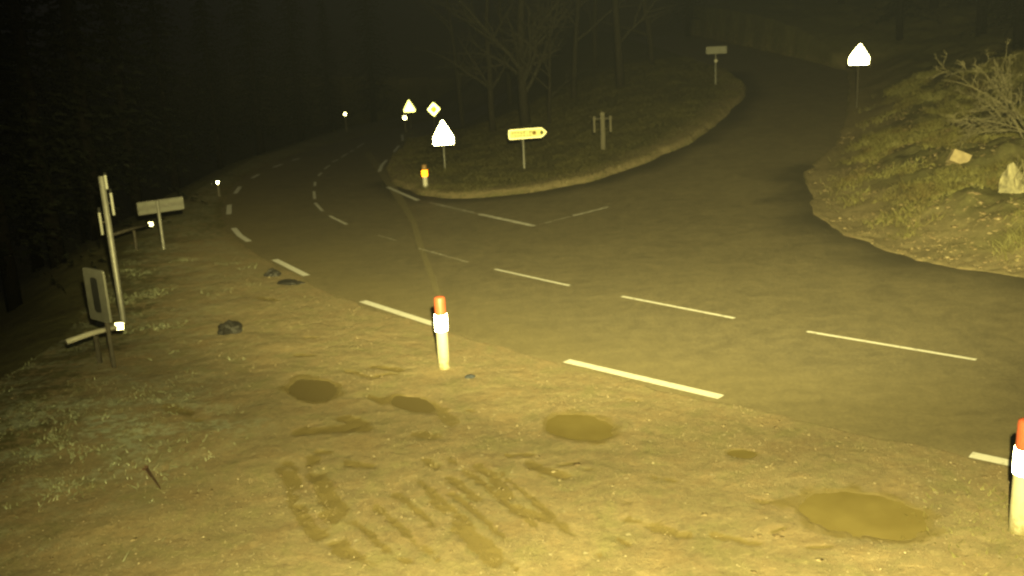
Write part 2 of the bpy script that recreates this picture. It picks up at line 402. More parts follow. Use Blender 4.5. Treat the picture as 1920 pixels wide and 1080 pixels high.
m_trunk_dark = simple('dark_spruce_bark', (.008, .007, .006), .9, .4, 7)
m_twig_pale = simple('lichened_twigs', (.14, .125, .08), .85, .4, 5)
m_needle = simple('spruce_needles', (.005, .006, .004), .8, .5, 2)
m_white = simple('white_plastic', (.42, .40, .34), .45, .08, 6)
m_dirtywhite, nt, P = mat('mud_splashed_white_plastic')
g = N(nt, 'ShaderNodeTexCoord'); sx = N(nt, 'ShaderNodeSeparateXYZ'); nt.links.new(g.outputs['Object'], sx.inputs[0])
f = noise(nt, 14, 5, .7, 0, g.outputs['Object']); ad = N(nt, 'ShaderNodeMath', operation='MULTIPLY_ADD'); nt.links.new(f, ad.inputs[0]); ad.inputs[1].default_value = .9; nt.links.new(sx.outputs[2], ad.inputs[2])
nt.links.new(ramp(nt, ad.outputs[0], [(.42, (.20, .17, .09)), (.66, (.38, .36, .26)), (.95, (.44, .42, .33))]), P.inputs['Base Color']); P.inputs['Roughness'].default_value = .5
m_red = simple('red_plastic', (.40, .085, .04), .45, .1, 8)
m_orange = retro('orange_reflective_film', (1, .30, .02), .40, .6)
m_retro_near = retro('white_reflective_film', (.95, .97, 1), .38, .7)
m_retro_far = retro('white_reflective_beads', (.95, .97, 1), .21, .6)
m_retro_tri = retro('white_sign_sheeting', (.95, .97, 1), .22, .7)
m_retro_dim = retro('yellowed_sign_sheeting', (.85, .9, .55), .29, .7)
m_retro_yel = retro('yellow_sign_sheeting', (.75, .58, .03), .36, .6)
m_retro_border = retro('pinkish_sign_sheeting', (1, .72, .85), .40, .6)
m_black = simple('black_sign_film', (.02, .02, .02), .6, .2)
m_green = simple('green_sign_film', (.05, .06, .01), .6)
m_face = retro('direction_sign_sheeting', (.60, .57, .26), .60, .45); m_face_border = retro('cream_sign_sheeting', (.75, .72, .5), .5, .5)
m_lime = simple('pale_rotten_wood', (.20, .18, .11), .85, .7, 5, 0, .8)
m_bloc = simple('sawn_sandstone', (.30, .24, .14), .85, .25, 7, 0, .6)
m_darkleaf = simple('dark_wet_leaves', (.022, .02, .018), .7, .4, 20)
m_grassb, nt, P = mat('grass_blades')
f = noise(nt, .8, 5, .75); nt.links.new(ramp(nt, f, [(.32, (.11, .08, .035)), (.44, (.12, .105, .042)), (.54, (.155, .145, .055)), (.68, (.25, .235, .12))]), P.inputs['Base Color']); P.inputs['Roughness'].default_value = .75
m_grassd, nt, P = mat('dull_grass_blades')
f = noise(nt, .8, 5, .75); nt.links.new(ramp(nt, f, [(.32, (.04, .034, .018)), (.5, (.068, .062, .028)), (.68, (.11, .10, .047))]), P.inputs['Base Color']); P.inputs['Roughness'].default_value = .8
m_weed, nt, P = mat('pale_weeds'); f = noise(nt, 2.5, 4, .7)
nt.links.new(ramp(nt, f, [(.3, (.15, .17, .08)), (.5, (.25, .27, .17)), (.7, (.38, .41, .30))]), P.inputs['Base Color']); P.inputs['Roughness'].default_value = .7
m_litter, nt, P = mat('leaf_litter'); f = noise(nt, 9, 3, .7)
nt.links.new(ramp(nt, f, [(.3, (.09, .06, .03)), (.5, (.17, .125, .065)), (.7, (.30, .25, .15))]), P.inputs['Base Color']); P.inputs['Roughness'].default_value = .8
m_pebble, nt, P = mat('gravel_stones'); f = noise(nt, 11, 3, .7)
nt.links.new(ramp(nt, f, [(.3, (.16, .12, .07)), (.55, (.26, .21, .13)), (.75, (.46, .40, .28))]), P.inputs['Base Color']); P.inputs['Roughness'].default_value = .75

for _m in (m_needle, m_trunk_dark, m_twig, m_bark, m_twig_pale, m_grassb, m_grassd, m_pole_dark): _m.node_tree.nodes['Principled BSDF'].inputs['Specular IOR Level'].default_value = .08
# ------------------------------------------------------------------ ground sheet
def axis(lo, a, b, hi, fine, g):
    mid = list(np.arange(a, b+1e-6, fine)); up = []; v = b; s = fine
    while v < hi: s = min(s*g, 25); v += s; up.append(v)
    dn = []; v = a; s = fine
    while v > lo: s = min(s*g, 25); v -= s; dn.append(v)
    return np.array(dn[::-1]+mid+up)
xs = axis(-420, -9.5, 8.5, 420, .045, 1.018); ys = axis(-60, 7.0, 18.0, 600, .045, 1.014)
X, Y = np.meshgrid(xs, ys); Xf, Yf = X.ravel(), Y.ravel()
Zf = zb(Xf, Yf)+ground_off(Xf, Yf)
# low ruts read as real relief, far hills close the view
Zf += np.where(Yf > 130, .16*(Yf-130), 0)
nx, ny = len(xs), len(ys)
i = (np.arange(ny-1)[:, None]*nx+np.arange(nx-1)[None]).ravel()
Fq = np.stack([i, i+1, i+1+nx, i+nx], 1)
me = np_mesh('ground', np.stack([Xf, Yf, Zf], 1), Fq, True)
sd = pave_sd(Xf, Yf); isl = inside(Xf, Yf, isl_poly); bk = inside(Xf, Yf, bank_poly)
brd = seg_dist(Xf, Yf, BRINK); brin = inside(Xf, Yf, BR_POLY)
left_g = sstep(4.5, 1.0, brd-0*Xf)*.0+np.where(brin, .62, .5*(1-sstep(0, 4.5, brd)))
far_g = sstep(19, 34, Yf)*.45
grass = np.where(isl | bk, .62, np.maximum(left_g, far_g)+.12*(fbm(Xf*.5, Yf*.5, 3, 40)-.5))
mud = np.where((sd > 0) & ~isl & ~bk, mud_f(Xf, Yf), 0)
for _P in PUDW:
    mud = np.maximum(mud, .45*(1-sstep(1.0, 1.3, pud_f(Xf, Yf, _P)+.5*(fbm(Xf*5, Yf*5, 3, 97)-.5))))
de = seg_dist(Xf, Yf, IE); vb = np.where(isl, 1-sstep(.6, 2.1, de+.5*(fbm(Xf, Yf, 2, 3)-.5)), 0)
db = seg_dist(Xf, Yf, BANKL)
vb = np.maximum(vb, np.where(bk, .9*(1-sstep(.0, 3.6, db+2.6*(fbm(Xf*.8, Yf*.8, 3, 6)-.5))), 0))
c1 = at(150, 820); c2_ = at(420, 800)
moss = np.where((sd > .3) & ~isl & ~bk, np.clip(np.exp(-(((Xf-c1.x)/1.5)**2+((Yf-c1.y)/1.7)**2))+.5*np.exp(-(((Xf-c2_.x)/.7)**2+((Yf-c2_.y)/.5)**2))+.45*(1-sstep(.5, 5.5, brd)), 0, 1)*~brin, 0)*sstep(.36, .6, fbm(Xf*1.3, Yf*2.6, 4, 63))
ca = me.color_attributes.new('zone', 'FLOAT_COLOR', 'POINT')
ca.data.foreach_set('color', np.stack([grass, mud, vb, moss], 1).astype(np.float32).ravel())
ground = tag(link('ground', me, m_ground), kind='structure')

# ------------------------------------------------------------------ road sheet
xs = axis(-60, -12, 14, 90, .18, 1.05); ys = axis(-14, 6, 45, 150, .18, 1.04)
X, Y = np.meshgrid(xs, ys); Xr, Yr = X.ravel(), Y.ravel()
sdr = pave_sd(Xr, Yr); nx, ny = len(xs), len(ys)
# keep faces within a little of the outline
i = (np.arange(ny-1)[:, None]*nx+np.arange(nx-1)[None]).ravel(); Fq = np.stack([i, i+1, i+1+nx, i+nx], 1)
keep = (sdr[Fq] < .45).any(1); Fq = Fq[keep]; used = np.unique(Fq); remap = -np.ones(len(Xr), int); remap[used] = np.arange(len(used)); Fq = remap[Fq]
Xr, Yr, sdr = Xr[used], Yr[used], sdr[used]
def road_z(x, y): return zb(x, y)-.06*sstep(0, .5, pave_sd(x, y))
me = np_mesh('road', np.stack([Xr, Yr, road_z(Xr, Yr)], 1), Fq, True)
dN = seg_dist(Xr, Yr, [NE0, NEmid]+NE); dI = seg_dist(Xr, Yr, IE[4:]); dB = seg_dist(Xr, Yr, BE[5:])
dust = (1-sstep(-.6, 3.6, dN+3.2*(fbm(Xr*.6, Yr*.6, 4, 50)-.5)))*.95
gut_shade = np.maximum(.75*(1-sstep(.1, 1.7, dI+.8*(fbm(Xr*.5, Yr*.5, 2, 51)-.5))), .75*(1-sstep(-.5, 2.2, dB+1.8*(fbm(Xr*.7, Yr*.7, 2, 53)-.5))))  # mask of the painted shade at the island and bank foot
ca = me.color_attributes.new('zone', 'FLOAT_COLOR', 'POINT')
ca.data.foreach_set('color', np.stack([dust, gut_shade, 0*dust, 0*dust+1], 1).astype(np.float32).ravel())
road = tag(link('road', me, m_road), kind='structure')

def ribbon(name, pts, widths, m, lift=.006, step=.15):
    P = [Vector(at(*p)) for p in pts]; V = []; Fc = []
    L = []; 
    for k in range(len(P)-1):
        n = max(1, int((P[k+1]-P[k]).length/step))
        for j in range(n): L.append((P[k].lerp(P[k+1], j/n), widths[k]+(widths[k+1]-widths[k])*j/n))
    L.append((P[-1], widths[-1]))
    for k, (p, w) in enumerate(L):
        d = L[min(k+1, len(L)-1)][0]-L[max(k-1, 0)][0]; d.z = 0; d.normalize(); n = Vector((-d.y, d.x, 0))*w/2
        for q in (p+n, p-n): V.append((q.x, q.y, float(zb(q.x, q.y))+lift))
    Fc = [(2*k, 2*k+1, 2*k+3, 2*k+2) for k in range(len(L)-1)]
    o = link(name, np_mesh(name, V, Fc), m, road); return tag(o, kind='structure')
EDGE = [[(1820, 853), (2100, 913)], [(1062, 677), (1352, 745)], [(680, 565), (825, 612)], [(515, 487), (575, 517)], [(438, 428), (450, 442), (467, 453)],
        [(429, 402), (430, 384)], [(441, 363), (450, 350)], [(472, 334), (486, 327)], [(512, 314), (529, 308)], [(548, 301), (562, 297)],
        [(727, 351), (784, 376)], [(711, 322), (716, 310), (725, 300)], [(739, 285), (748, 273)], [(755, 264), (754, 252)]]
for e in EDGE: ribbon('edge_line', e, [.19]*len(e), m_paint)
CEN = [[(1513, 622), (1830, 675)], [(1166, 556), (1377, 597)], [(928, 505), (1068, 536)]]
CEN2 = [[(785, 466), (878, 492)], [(708, 441), (742, 451)]]
CEN3 = [[(618, 405), (650, 421)], [(591, 381), (605, 396)], [(588.5, 359), (590, 373)], [(590.5, 341), (590.2, 349)], [(597, 330), (603, 324)], [(608, 317), (618, 310)], [(623, 304), (634, 299)], [(640, 295), (651, 288)], [(656, 285), (664, 281)], [(669, 277), (682, 269)]]
for e in CEN: ribbon('centre_line', e, [.10]*2, m_paint_mid)
for e in CEN2: ribbon('centre_line', e, [.09]*2, m_paint_faint)
for e in CEN3: ribbon('centre_line', e, [.12]*2, m_paint_worn)
ribbon('junction_line', [(805, 380), (900, 402)], [.16]*2, m_paint_faint)
ribbon('junction_line', [(900, 402), (960, 415), (1001, 424)], [.2]*3, m_paint_worn)
ribbon('junction_line', [(1012, 421), (1070, 406)], [.1]*2, m_paint_faint); ribbon('junction_line', [(1074, 405), (1141, 388)], [.12]*2, m_paint_worn)
ribbon('pale_strip', [(824, 560), (805, 505), (790, 466), (775, 415), (757, 385), (735, 350), (712, 318), (688, 285)], [.12, .15, .17, .2, .3, .4, .45, .45], m_pale_strip, .004)  # pale strip across the road, wider towards the far end

# ------------------------------------------------------------------ puddles
for P_, lv_ in zip(PUDW, PLV):
    cx, cy, ax, ay, bx, by, s = P_; n = 220; V = [(cx, cy, .022)]; 
    for k in range(n):
        a_ = 2*math.pi*k/n; r = 1.0
        for _ in range(6):
            x = cx+r*(ax*math.cos(a_)+bx*math.sin(a_)); y = cy+r*(ay*math.cos(a_)+by*math.sin(a_)); r = r/float(pud_f(np.array(x), np.array(y), P_))
        V.append((x, y, .022))
    z0 = float(zb(cx, cy))
    V = [(a, b, lv_+z0-.010) for a, b, c in V]
    Fc = [(0, k+1, (k+1) % n+1) for k in range(n)]
    tag(link('puddle', np_mesh('puddle', V, Fc), m_pud_dark if s >= 3 else m_pud), kind='structure')

def gz(x, y): return float(zb(x, y)+ground_off(np.array([x]), np.array([y]))[0])
def gpt(px, py):
    p = at(px, py)
    for _ in range(3):       # refine against the real (offset) surface
        z = gz(p.x, p.y); d = Vector(ray(px, py)); t = (z-CAM_H)/d.z
        if not (0 < t < 300): break
        q = Vector(CAM)+d*t
        if (q-p).length > 12: break
        p = q
    return Vector((p.x, p.y, gz(p.x, p.y)))
def bank_pt(px, py):
    d = ray(px, py)[None]; T = np.arange(8, 90, .1)[:, None]; Q = CAM[None]+d*T
    h = Q[:, 2]-(zb(Q[:, 0], Q[:, 1])+ground_off(Q[:, 0], Q[:, 1])); i = int(np.argmax(h < 0)); return Vector(Q[i])

# ------------------------------------------------------------------ marker posts
def marker_post(loc, tot, rad, cap, cap_h, band, band_h, label, body=None, group='white marker posts beside the road'):
    r = empty('marker_post', loc, 0, label, 'marker post', group)
    zb0 = tot-cap_h-band_h
    link('body', bm_mesh(lathe([(rad*1.0, -.12), (rad*1.0, zb0*.5), (rad*.97, zb0)], 28), 'body', True), body or m_dirtywhite, r)
    b = lathe([(rad*1.07, zb0-.004), (rad*1.09, zb0+.012), (rad*1.09, zb0+band_h-.012), (rad*1.07, zb0+band_h+.004), (rad*.9, zb0+band_h+.004)], 28)
    link('reflective_band', bm_mesh(b, 'reflective_band', True), band, r)
    z1 = zb0+band_h
    b = lathe([(rad*.97, z1), (rad*.96, tot-rad*.5), (rad*.86, tot-rad*.2), (rad*.6, tot-.01), (0, tot)], 28)
    link('cap', bm_mesh(b, 'cap', True), cap, r)
    return r
b = gpt(833, 690); H = z_at(b, 555)-b.z
marker_post(b, H, .098, m_red, H*.255, m_retro_near, H*.215, 'whole red topped white marker post with bright band, in the gravel beside the edge line')
b2 = gpt(1910, 996); H2 = z_at(b2, 785)-b2.z
marker_post(b2, H2, .098, m_red, H2*.26, m_retro_near, H2*.215, 'nearest red topped white marker post, cut by the right frame edge, beside the big puddle')
b3 = gpt(798, 351); H3 = z_at(b3, 308)-b3.z
marker_post(b3, H3, .11, simple('faded_orange_brown_plastic', (.22, .12, .04), .6), H3*.26, m_orange, H3*.26, 'grey white marker post with a glowing orange band on the grass island', m_white)

# ------------------------------------------------------------------ signs
def face_yaw(P, off=0): return math.atan2(P[1], P[0])-math.pi/2+off   # local -y looks at the camera; + turns the right end away
def pole(name, r, z0, z1, m, parent, x=0, y=0):
    b = lathe([(r, z0), (r, z1), (r*.8, z1+.01), (0, z1+.01)], 14); bmesh.ops.translate(b, vec=(x, y, 0), verts=b.verts)
    return link(name, bm_mesh(b, name, True), m, parent)
TRI = lambda w, h, cut: round_poly([(-w/2, 0), (w/2, 0), (w/2, cut), (.02*w, h), (-.02*w, h), (-w/2, cut)], w*.06)
def tri_sign(P, zc_lo, w, h, cut, yaw, label, m_face_, m_edge, pole_m, tilt=0, symbol=True):
    r = empty('warning_sign', P, yaw, label, 'road sign', 'triangular warning signs')
    pole('pole', .04, -.3, zc_lo+h*.75, pole_m, r, 0, .05)
    b = prism(TRI(w, h, cut), -.012, .012); p1 = link('panel', bm_mesh(b, 'panel'), m_back, r)
    b = prism(TRI(w*.985, h*.985, cut*.985), -.016, -.0125); f = link('face', bm_mesh(b, 'face'), m_edge, p1)
    b = prism([(x*.78, z*.78+h*.085) for x, z in TRI(w, h, cut)], -.020, -.0165); f2 = link('field', bm_mesh(b, 'field'), m_face_, p1)
    p1.location = (0, 0, zc_lo); p1.rotation_euler = (0, tilt, 0)
    return r
b = gpt(835, 317); zl = z_at(b, 271)-b.z; zt = z_at(b, 225)-b.z; d = (Vector(CAM)-b).length
tri_sign(b, zl, 40/F_PX*d, zt-zl, (zt-zl)*.3, face_yaw(b, math.radians(18)), 'large glowing white triangular sign on the grass island above the orange banded post', m_retro_tri, m_retro_tri, m_pole)
q = at_y(768, 210, 84); g0 = Vector((q.x, q.y, gz(q.x, q.y))); zl = z_at(g0, 210)-g0.z; zt = z_at(g0, 187)-g0.z
tri_sign(g0, zl, 21/F_PX*84, zt-zl, (zt-zl)*.22, face_yaw(g0), 'small dim triangular sign far down the road, left of the yellow diamond', m_retro_dim, m_retro_dim, m_pole_dark)
q = at_y(1610, 120, 46); g0 = Vector((q.x, q.y, gz(q.x, q.y))); zl = z_at(g0, 121)-g0.z; zt = z_at(g0, 82)-g0.z
tri_sign(g0, zl, 37/F_PX*48, zt-zl, (zt-zl)*.36, face_yaw(g0, math.radians(25)), 'bright pinkish white triangular sign beside the side road at upper right', m_retro_border, m_retro_tri, m_pole_dark, math.radians(2))

# diamond
q = at_y(813, 205, 72); g0 = Vector((q.x, q.y, gz(q.x, q.y))); zc = q.z-g0.z; s = 12.5/F_PX*73
r = empty('priority_sign', g0, face_yaw(g0, .3), 'yellow centred white diamond sign above and left of the large triangle', 'road sign')
pole('pole', .04, -.3, zc, m_pole_dark, r, 0, .05)
D = lambda k: round_poly([(0, -s*k), (s*k, 0), (0, s*k), (-s*k, 0)], s*.12)
p = link('panel', bm_mesh(prism(D(1), -.012, .012), 'panel'), m_back, r); p.location = (0, 0, zc)
link('border', bm_mesh(prism(D(.98), -.017, -.0125), 'border'), m_retro_dim, p)
link('centre', bm_mesh(prism(D(.55), -.022, -.0175), 'centre'), m_retro_yel, p)

# finger sign (lettering unreadable in the photograph: kept as blurred strokes)
b = gpt(984, 316); ztop = z_at(b, 240)-b.z; zbt = z_at(b, 260)-b.z; d = (Vector(CAM)-b).length
r = empty('direction_sign', b, face_yaw(b, math.radians(20)), 'pale yellow arrow shaped direction sign on a thin pole on the island', 'direction sign')
pole('pole', .05, -.3, zbt+.05, m_pole, r, 0, .06)
Wd = 71/F_PX*d/math.cos(math.radians(20)); h = ztop-zbt-.04; x0 = -.38*Wd
out = round_poly([(x0, 0), (x0+Wd*.86, 0), (x0+Wd, h*.5), (x0+Wd*.86, h), (x0, h)], .07)
pn = link('panel', bm_mesh(prism(out, -.015, .015), 'panel'), m_back, r); pn.location = (0, 0, zbt)
link('border', bm_mesh(prism([(x, z) for x, z in out], -.019, -.0155), 'border'), m_face_border, pn)
cx_, cz_ = x0+Wd/2, h/2
link('face', bm_mesh(prism([(cx_+(x-cx_)*.95, cz_+(z-cz_)*.78) for x, z in out], -.023, -.0195), 'face'), m_face, pn)
rr = random.Random(3); xx = x0+.17
while xx < x0+Wd*.6:
    w = rr.uniform(.05, .09)
    for zz, hh, q_ in ((h*.64, h*.26, .9), (h*.30, h*.17, .85)):
        if rr.random() < q_:
            bm = box_bm(w*.38, .004, hh, (xx, -.0255, zz)); box_bm(w*.8, .004, hh*.3, (xx+w*.35, -.0258, zz+rr.choice([-.3, 0, .3])*hh), 0, bm)
            link('letter', bm_mesh(bm, 'letter'), m_green, pn)
    xx += w+.07
link('emblem', bm_mesh(prism(round_poly([(x0+Wd*.66-.09, h*.34), (x0+Wd*.66+.09, h*.34), (x0+Wd*.66+.09, h*.72), (x0+Wd*.66-.09, h*.72)], .05), -.0275, -.0235), 'emblem'), simple('brown_sign_film', (.22, .11, .01), .6), pn)
link('route_mark', bm_mesh(prism(round_poly([(x0+Wd*.86-.06, h*.3), (x0+Wd*.86+.06, h*.3), (x0+Wd*.86+.06, h*.68), (x0+Wd*.86-.06, h*.68)], .04), -.0275, -.0235), 'route_mark'), m_black, pn)

# place name sign, upper right of the island
q = at_y(1342, 152, 58); b = Vector((q.x, q.y, gz(q.x, q.y))); zl = z_at(b, 101)-b.z; zt = z_at(b, 87)-b.z; d = (Vector(CAM)-b).length
r = empty('place_sign', b, face_yaw(b, .25), 'small plain pale board on a post at the far tip of the grass island', 'road sign')
pole('pole', .055, -.5, zl+.1, m_pole, r, 0, .05)
k_ = z_at(b, 114)-b.z
link('board', bm_mesh(prism(round_poly([(-.6, zl), (.68, zl), (.68, zt), (-.6, zt)], .05), -.02, .02), 'board'), m_back, r)
bb = bmesh.new(); bmesh.ops.create_uvsphere(bb, u_segments=16, v_segments=10, radius=.11); bmesh.ops.scale(bb, vec=(1, .4, 1), verts=bb.verts); bmesh.ops.translate(bb, vec=(0, -.06, k_), verts=bb.verts)
link('reflector', bm_mesh(bb, 'reflector', True), m_white, r)

# sign with two brackets, seen from behind, left
b = gpt(306, 466); zl = z_at(b, 399)-b.z; zt = z_at(b, 375)-b.z; d = (Vector(CAM)-b).length
r = empty('direction_board', b, face_yaw(b, math.radians(22)), 'grey rectangular board seen from behind, two ribs, on a slim post left of the road', 'direction sign')
pole('pole', .05, -.3, zt-.02, m_pole, r, 0, -.05)
w = 76/F_PX*d/math.cos(math.radians(22)); h = zt-zl
link('board', bm_mesh(prism(round_poly([(-w*.42, zl), (w*.58, zl), (w*.58, zt), (-w*.42, zt)], .03), 0, .02), 'board'), simple('dull_grey_back', (.12, .115, .10), .6), r)
for zz in (zl+h*.2, zl+h*.78): link('rib', bm_mesh(box_bm(w*.98, .03, h*.3, (w*.08, -.017, zz), .006), 'rib'), m_back, r)

# tall mast with edge-on panels
b = gpt(232, 606); zt = z_at(b, 331)-b.z
r = empty('sign_mast', b, face_yaw(b), 'tall pale mast with several panels seen edge-on at the left brink', 'sign mast')
pole('pole', .062, -.3, zt, m_pole, r)
for zc_px, hpx, xo, yl in [(342, 24, .075, .6), (382, 38, .13, .9), (416, 38, -.14, .9)]:
    z1 = z_at(b, zc_px)-b.z; hh = hpx/F_PX*(Vector(CAM)-b).length
    link('panel', bm_mesh(box_bm(.055, yl, hh, (xo, .25, z1), .012), 'panel'), m_back, r)
    link('bracket', bm_mesh(box_bm(abs(xo)*.9, .03, .02, (xo*.5, .05, z1), .003), 'bracket'), m_pole_dark, r)

# rectangular sign turned away, on a dark post
b = gpt(208, 690); zt = z_at(b, 505)-b.z; zl = z_at(b, 603)-b.z; d = (Vector(CAM)-b).length
r = empty('notice_sign', b, face_yaw(b, math.radians(-64)), 'upright pale rectangular sign with a dark central strip, turned sideways at left', 'road sign')
pole('pole', .04, -.3, zl+.3, m_pole_dark, r, 0, .06)
h = zt-zl; w = .70
pn = link('panel', bm_mesh(prism(round_poly([(-w/2, 0), (w/2, 0), (w/2, h), (-w/2, h)], .07), -.02, .02), 'panel'), m_back, r); pn.location = (-.08, 0, zl)
link('dark_strip', bm_mesh(prism(round_poly([(-.12, h*.17), (.12, h*.17), (.12, h*.84), (-.12, h*.84)], .08), -.026, -.0205), 'dark_strip'), m_black, pn)

# notice post beyond the island's grass
b = gpt(1131, 278); zt = z_at(b, 210)-b.z
r = empty('trail_post', b, face_yaw(b), 'dim wooden post flanked by two short uprights behind the island grass', 'wooden post')
b_ = box_bm(.2, .16, zt+.3, (0, 0, zt/2-.15), .02); link('post', bm_mesh(b_, 'post'), m_wood, r)
for xo in (-.38, .36):
    link('upright', bm_mesh(box_bm(.1, .1, .75, (xo, 0, zt-.55), .015), 'upright'), m_wood, r)
link('crossbar', bm_mesh(box_bm(.9, .06, .07, (0, .1, zt-.3), .01), 'crossbar'), simple('dark_wood', (.04, .035, .025), .8), r)

# barrier arms with a reflector at the end
def barrier(endp, leftp, zh, rad, label, m_arm):
    Pe = None
    def pt(px, py):
        d_ = Vector(ray(px, py)); g_ = 0
        for _ in range(4):
            t = (zh+g_-CAM_H)/d_.z; q_ = Vector(CAM)+d_*t
        return q_
    E_ = pt(*endp); L_ = pt(*leftp); r = empty('barrier_arm', (E_.x, E_.y, 0), 0, label, 'barrier', 'barrier arms along the left brink')
    bm = bmesh.new(); o_ = Vector((E_.x, E_.y, 0)); tube(bm, [E_-o_, (E_+L_)/2-o_+Vector((0, 0, .02)), L_-o_], [rad]*3, 12)
    link('arm', bm_mesh(bm, 'arm', True), m_arm, r)
    for t in (.45,):
        c_ = E_.lerp(L_, t)-o_; gg = float(zb(c_.x+o_.x, c_.y+o_.y))
        link('leg', bm_mesh(box_bm(.07, .07, c_.z-gg+.25-rad, (c_.x, c_.y+.02, (c_.z-rad+gg-.25)/2), .01), 'leg'), m_pole_dark, r)
    bb = box_bm(rad*3.0, rad*.8, rad*2.6, (0, 0, 0), rad*.25)
    dv = (Vector(CAM)-E_).normalized()*rad*.6
    bmesh.ops.translate(bb, vec=(E_-o_)+dv+Vector((rad, 0, .01)), verts=bb.verts)
    link('reflector', bm_mesh(bb, 'reflector', True), m_retro_near, r)
    return r
barrier((219, 613), (125, 641), .62, .05, 'low pale barrier arm with a glaring white reflector at the foot of the tall mast', m_white)
barrier((280, 421), (212, 440), .72, .045, 'dark low barrier arm with a white reflector left of the grey two ribbed board', m_pole_dark)

# far delineators: dots of light
for px, py, Yd, hh, lab, rr_ in [(647, 214, 84, .95, 'tiny far delineator post, leftmost light dot high above the centre line dashes', .12), (759, 221, 80, .95, 'tiny far delineator post just below the small dim triangle', .15), (408, 342, 40.5, .6, 'short dark delineator post with a small white reflector at the left brink', .05)]:
    q = at_y(px, py, Yd); g_ = q.z-hh
    r = empty('delineator', (q.x, q.y, g_), face_yaw(q), lab, 'marker post', 'far delineator posts')
    link('post', bm_mesh(box_bm(.1, .06, hh+.9, (0, .05, hh/2-.4), .01), 'post'), m_pole_dark, r)
    bb = bmesh.new(); bmesh.ops.create_uvsphere(bb, u_segments=14, v_segments=10, radius=rr_); bmesh.ops.scale(bb, vec=(1, .25, 1.1), verts=bb.verts); bmesh.ops.translate(bb, vec=(0, -.0, hh), verts=bb.verts)
    link('reflector', bm_mesh(bb, 'reflector', True), m_retro_far, r)

# ------------------------------------------------------------------ stones and lumps
def lump(name, loc, sx, sy, sz, seed, m, label, cat, flat_=.3, rz=0, sub=3, amp=.5):
    b = bmesh.new(); bmesh.ops.create_icosphere(b, subdivisions=sub, radius=1); rs = random.Random(seed)
    from mathutils import noise as mn
    for v in b.verts:
        n_ = mn.noise(v.co*1.6+Vector((seed, 0, 0)))+.5*mn.noise(v.co*4+Vector((0, seed, 0))); v.co *= 1+amp*n_
        v.co = Vector((v.co.x*sx, v.co.y*sy, v.co.z*sz))
    o = link(name, bm_mesh(b, name), m); o.location = (loc[0], loc[1], loc[2]+sz*flat_); o.rotation_euler = (0, 0, rz); return tag(o, label, cat)
lump('leaf_clump', gpt(430, 622), .24, .22, .16, 1, m_darkleaf, 'black clump of wet leaves lying alone in the gravel left of the puddles', 'leaf clump')
lump('leaf_clump', gpt(511, 517), .18, .18, .12, 4, m_darkleaf, 'dark upright clod beside the short edge dash, left one of two', 'leaf clump')
lump('leaf_clump', gpt(543, 531), .36, .22, .06, 9, m_darkleaf, 'dark elongated clod under the short edge dash, right one of two', 'leaf clump', .3, -.5)
lump('stone', gpt(882, 708), .085, .06, .04, 14, simple('blue_grey_stone', (.035, .04, .05), .6), 'small blue black stone to the right of the central marker post', 'stone')
a_ = gpt(276, 884); b_ = gpt(302, 918); bm = bmesh.new(); d_ = b_-a_
tube(bm, [(-.01, .02, .07), (.0, .0, .035), d_*.5+Vector((0, 0, .02)), d_+Vector((0, 0, .01))], [.028, .024, .015, .006], 7)
tube(bm, [(.0, .0, .035), (-.05, -.03, .05)], [.02, .012], 5)
o = link('stick', bm_mesh(bm, 'stick'), simple('dark_wet_bark', (.07, .035, .02), .8)); o.location = a_; tag(o, 'short dark broken stick lying in the weeds at lower left', 'stick')
# sawn block on the bank
p = bank_pt(1797, 306); d = (Vector(CAM)-p).length
bx = box_bm(.31*d/18, .2*d/18, .22*d/18, (0, 0, 0), .02)
for v in bx.verts: v.co.x += .25*v.co.z*0-.0; v.co.z += .03*math.sin(v.co.x*9)
o = link('stone_block', bm_mesh(bx, 'stone_block'), m_bloc); o.location = p+Vector((0, 0, .14)); o.rotation_euler = (math.radians(-20), math.radians(28), face_yaw(p, .2))
tag(o, 'small tilted rectangular pale block lying on the right grass bank', 'stone block')
# jagged pale stump at the right edge
p = bank_pt(1916, 354); d = (Vector(CAM)-p).length; u = d/F_PX
r = empty('tree_stump', p, face_yaw(p), 'pale jagged broken tree stump on the bank, cut by the right edge of the frame', 'tree stump')
bm = bmesh.new(); n = 40; rings = []
tops = lambda a: (44 if math.cos(a) < -.6 else 16+30*max(0, math.cos(a-.4))**2+4*math.sin(5*a))
for j in range(9):
    ring = []
    for k in range(n):
        a_ = 2*math.pi*k/n; h_ = tops(a_)*u*(j/8)*(1+.15*math.sin(3*a_+j)); rad = u*34*(1.12-.25*j/8)*(1+.12*math.sin(4*a_)+.07*math.sin(9*a_+j*.7))
        ring.append(bm.verts.new((rad*math.cos(a_)+.1, rad*.7*math.sin(a_), h_-.08)))
    rings.append(ring)
c_ = bm.verts.new((.1, 0, 12*u))
for A, B in zip(rings, rings[1:]):
    for k in range(n): bm.faces.new((A[k], A[(k+1) % n], B[(k+1) % n], B[k]))
for k in range(n): bm.faces.new((rings[-1][k], rings[-1][(k+1) % n], c_))
link('stump', bm_mesh(bm, 'stump'), m_lime, r)
bm = bmesh.new()
for k in range(9):
    a_ = rr.uniform(0, 6.28); x_ = u*30*math.cos(a_)+.1; y_ = u*20*math.sin(a_)
    tube(bm, [(x_, y_, -.1), (x_+rr.uniform(-.1, .1), y_, .3), (x_+rr.uniform(-.25, .25), y_, rr.uniform(.5, .9))], [.03, .02, .006], 5)
link('splinters', bm_mesh(bm, 'splinters'), m_twig_pale, r)

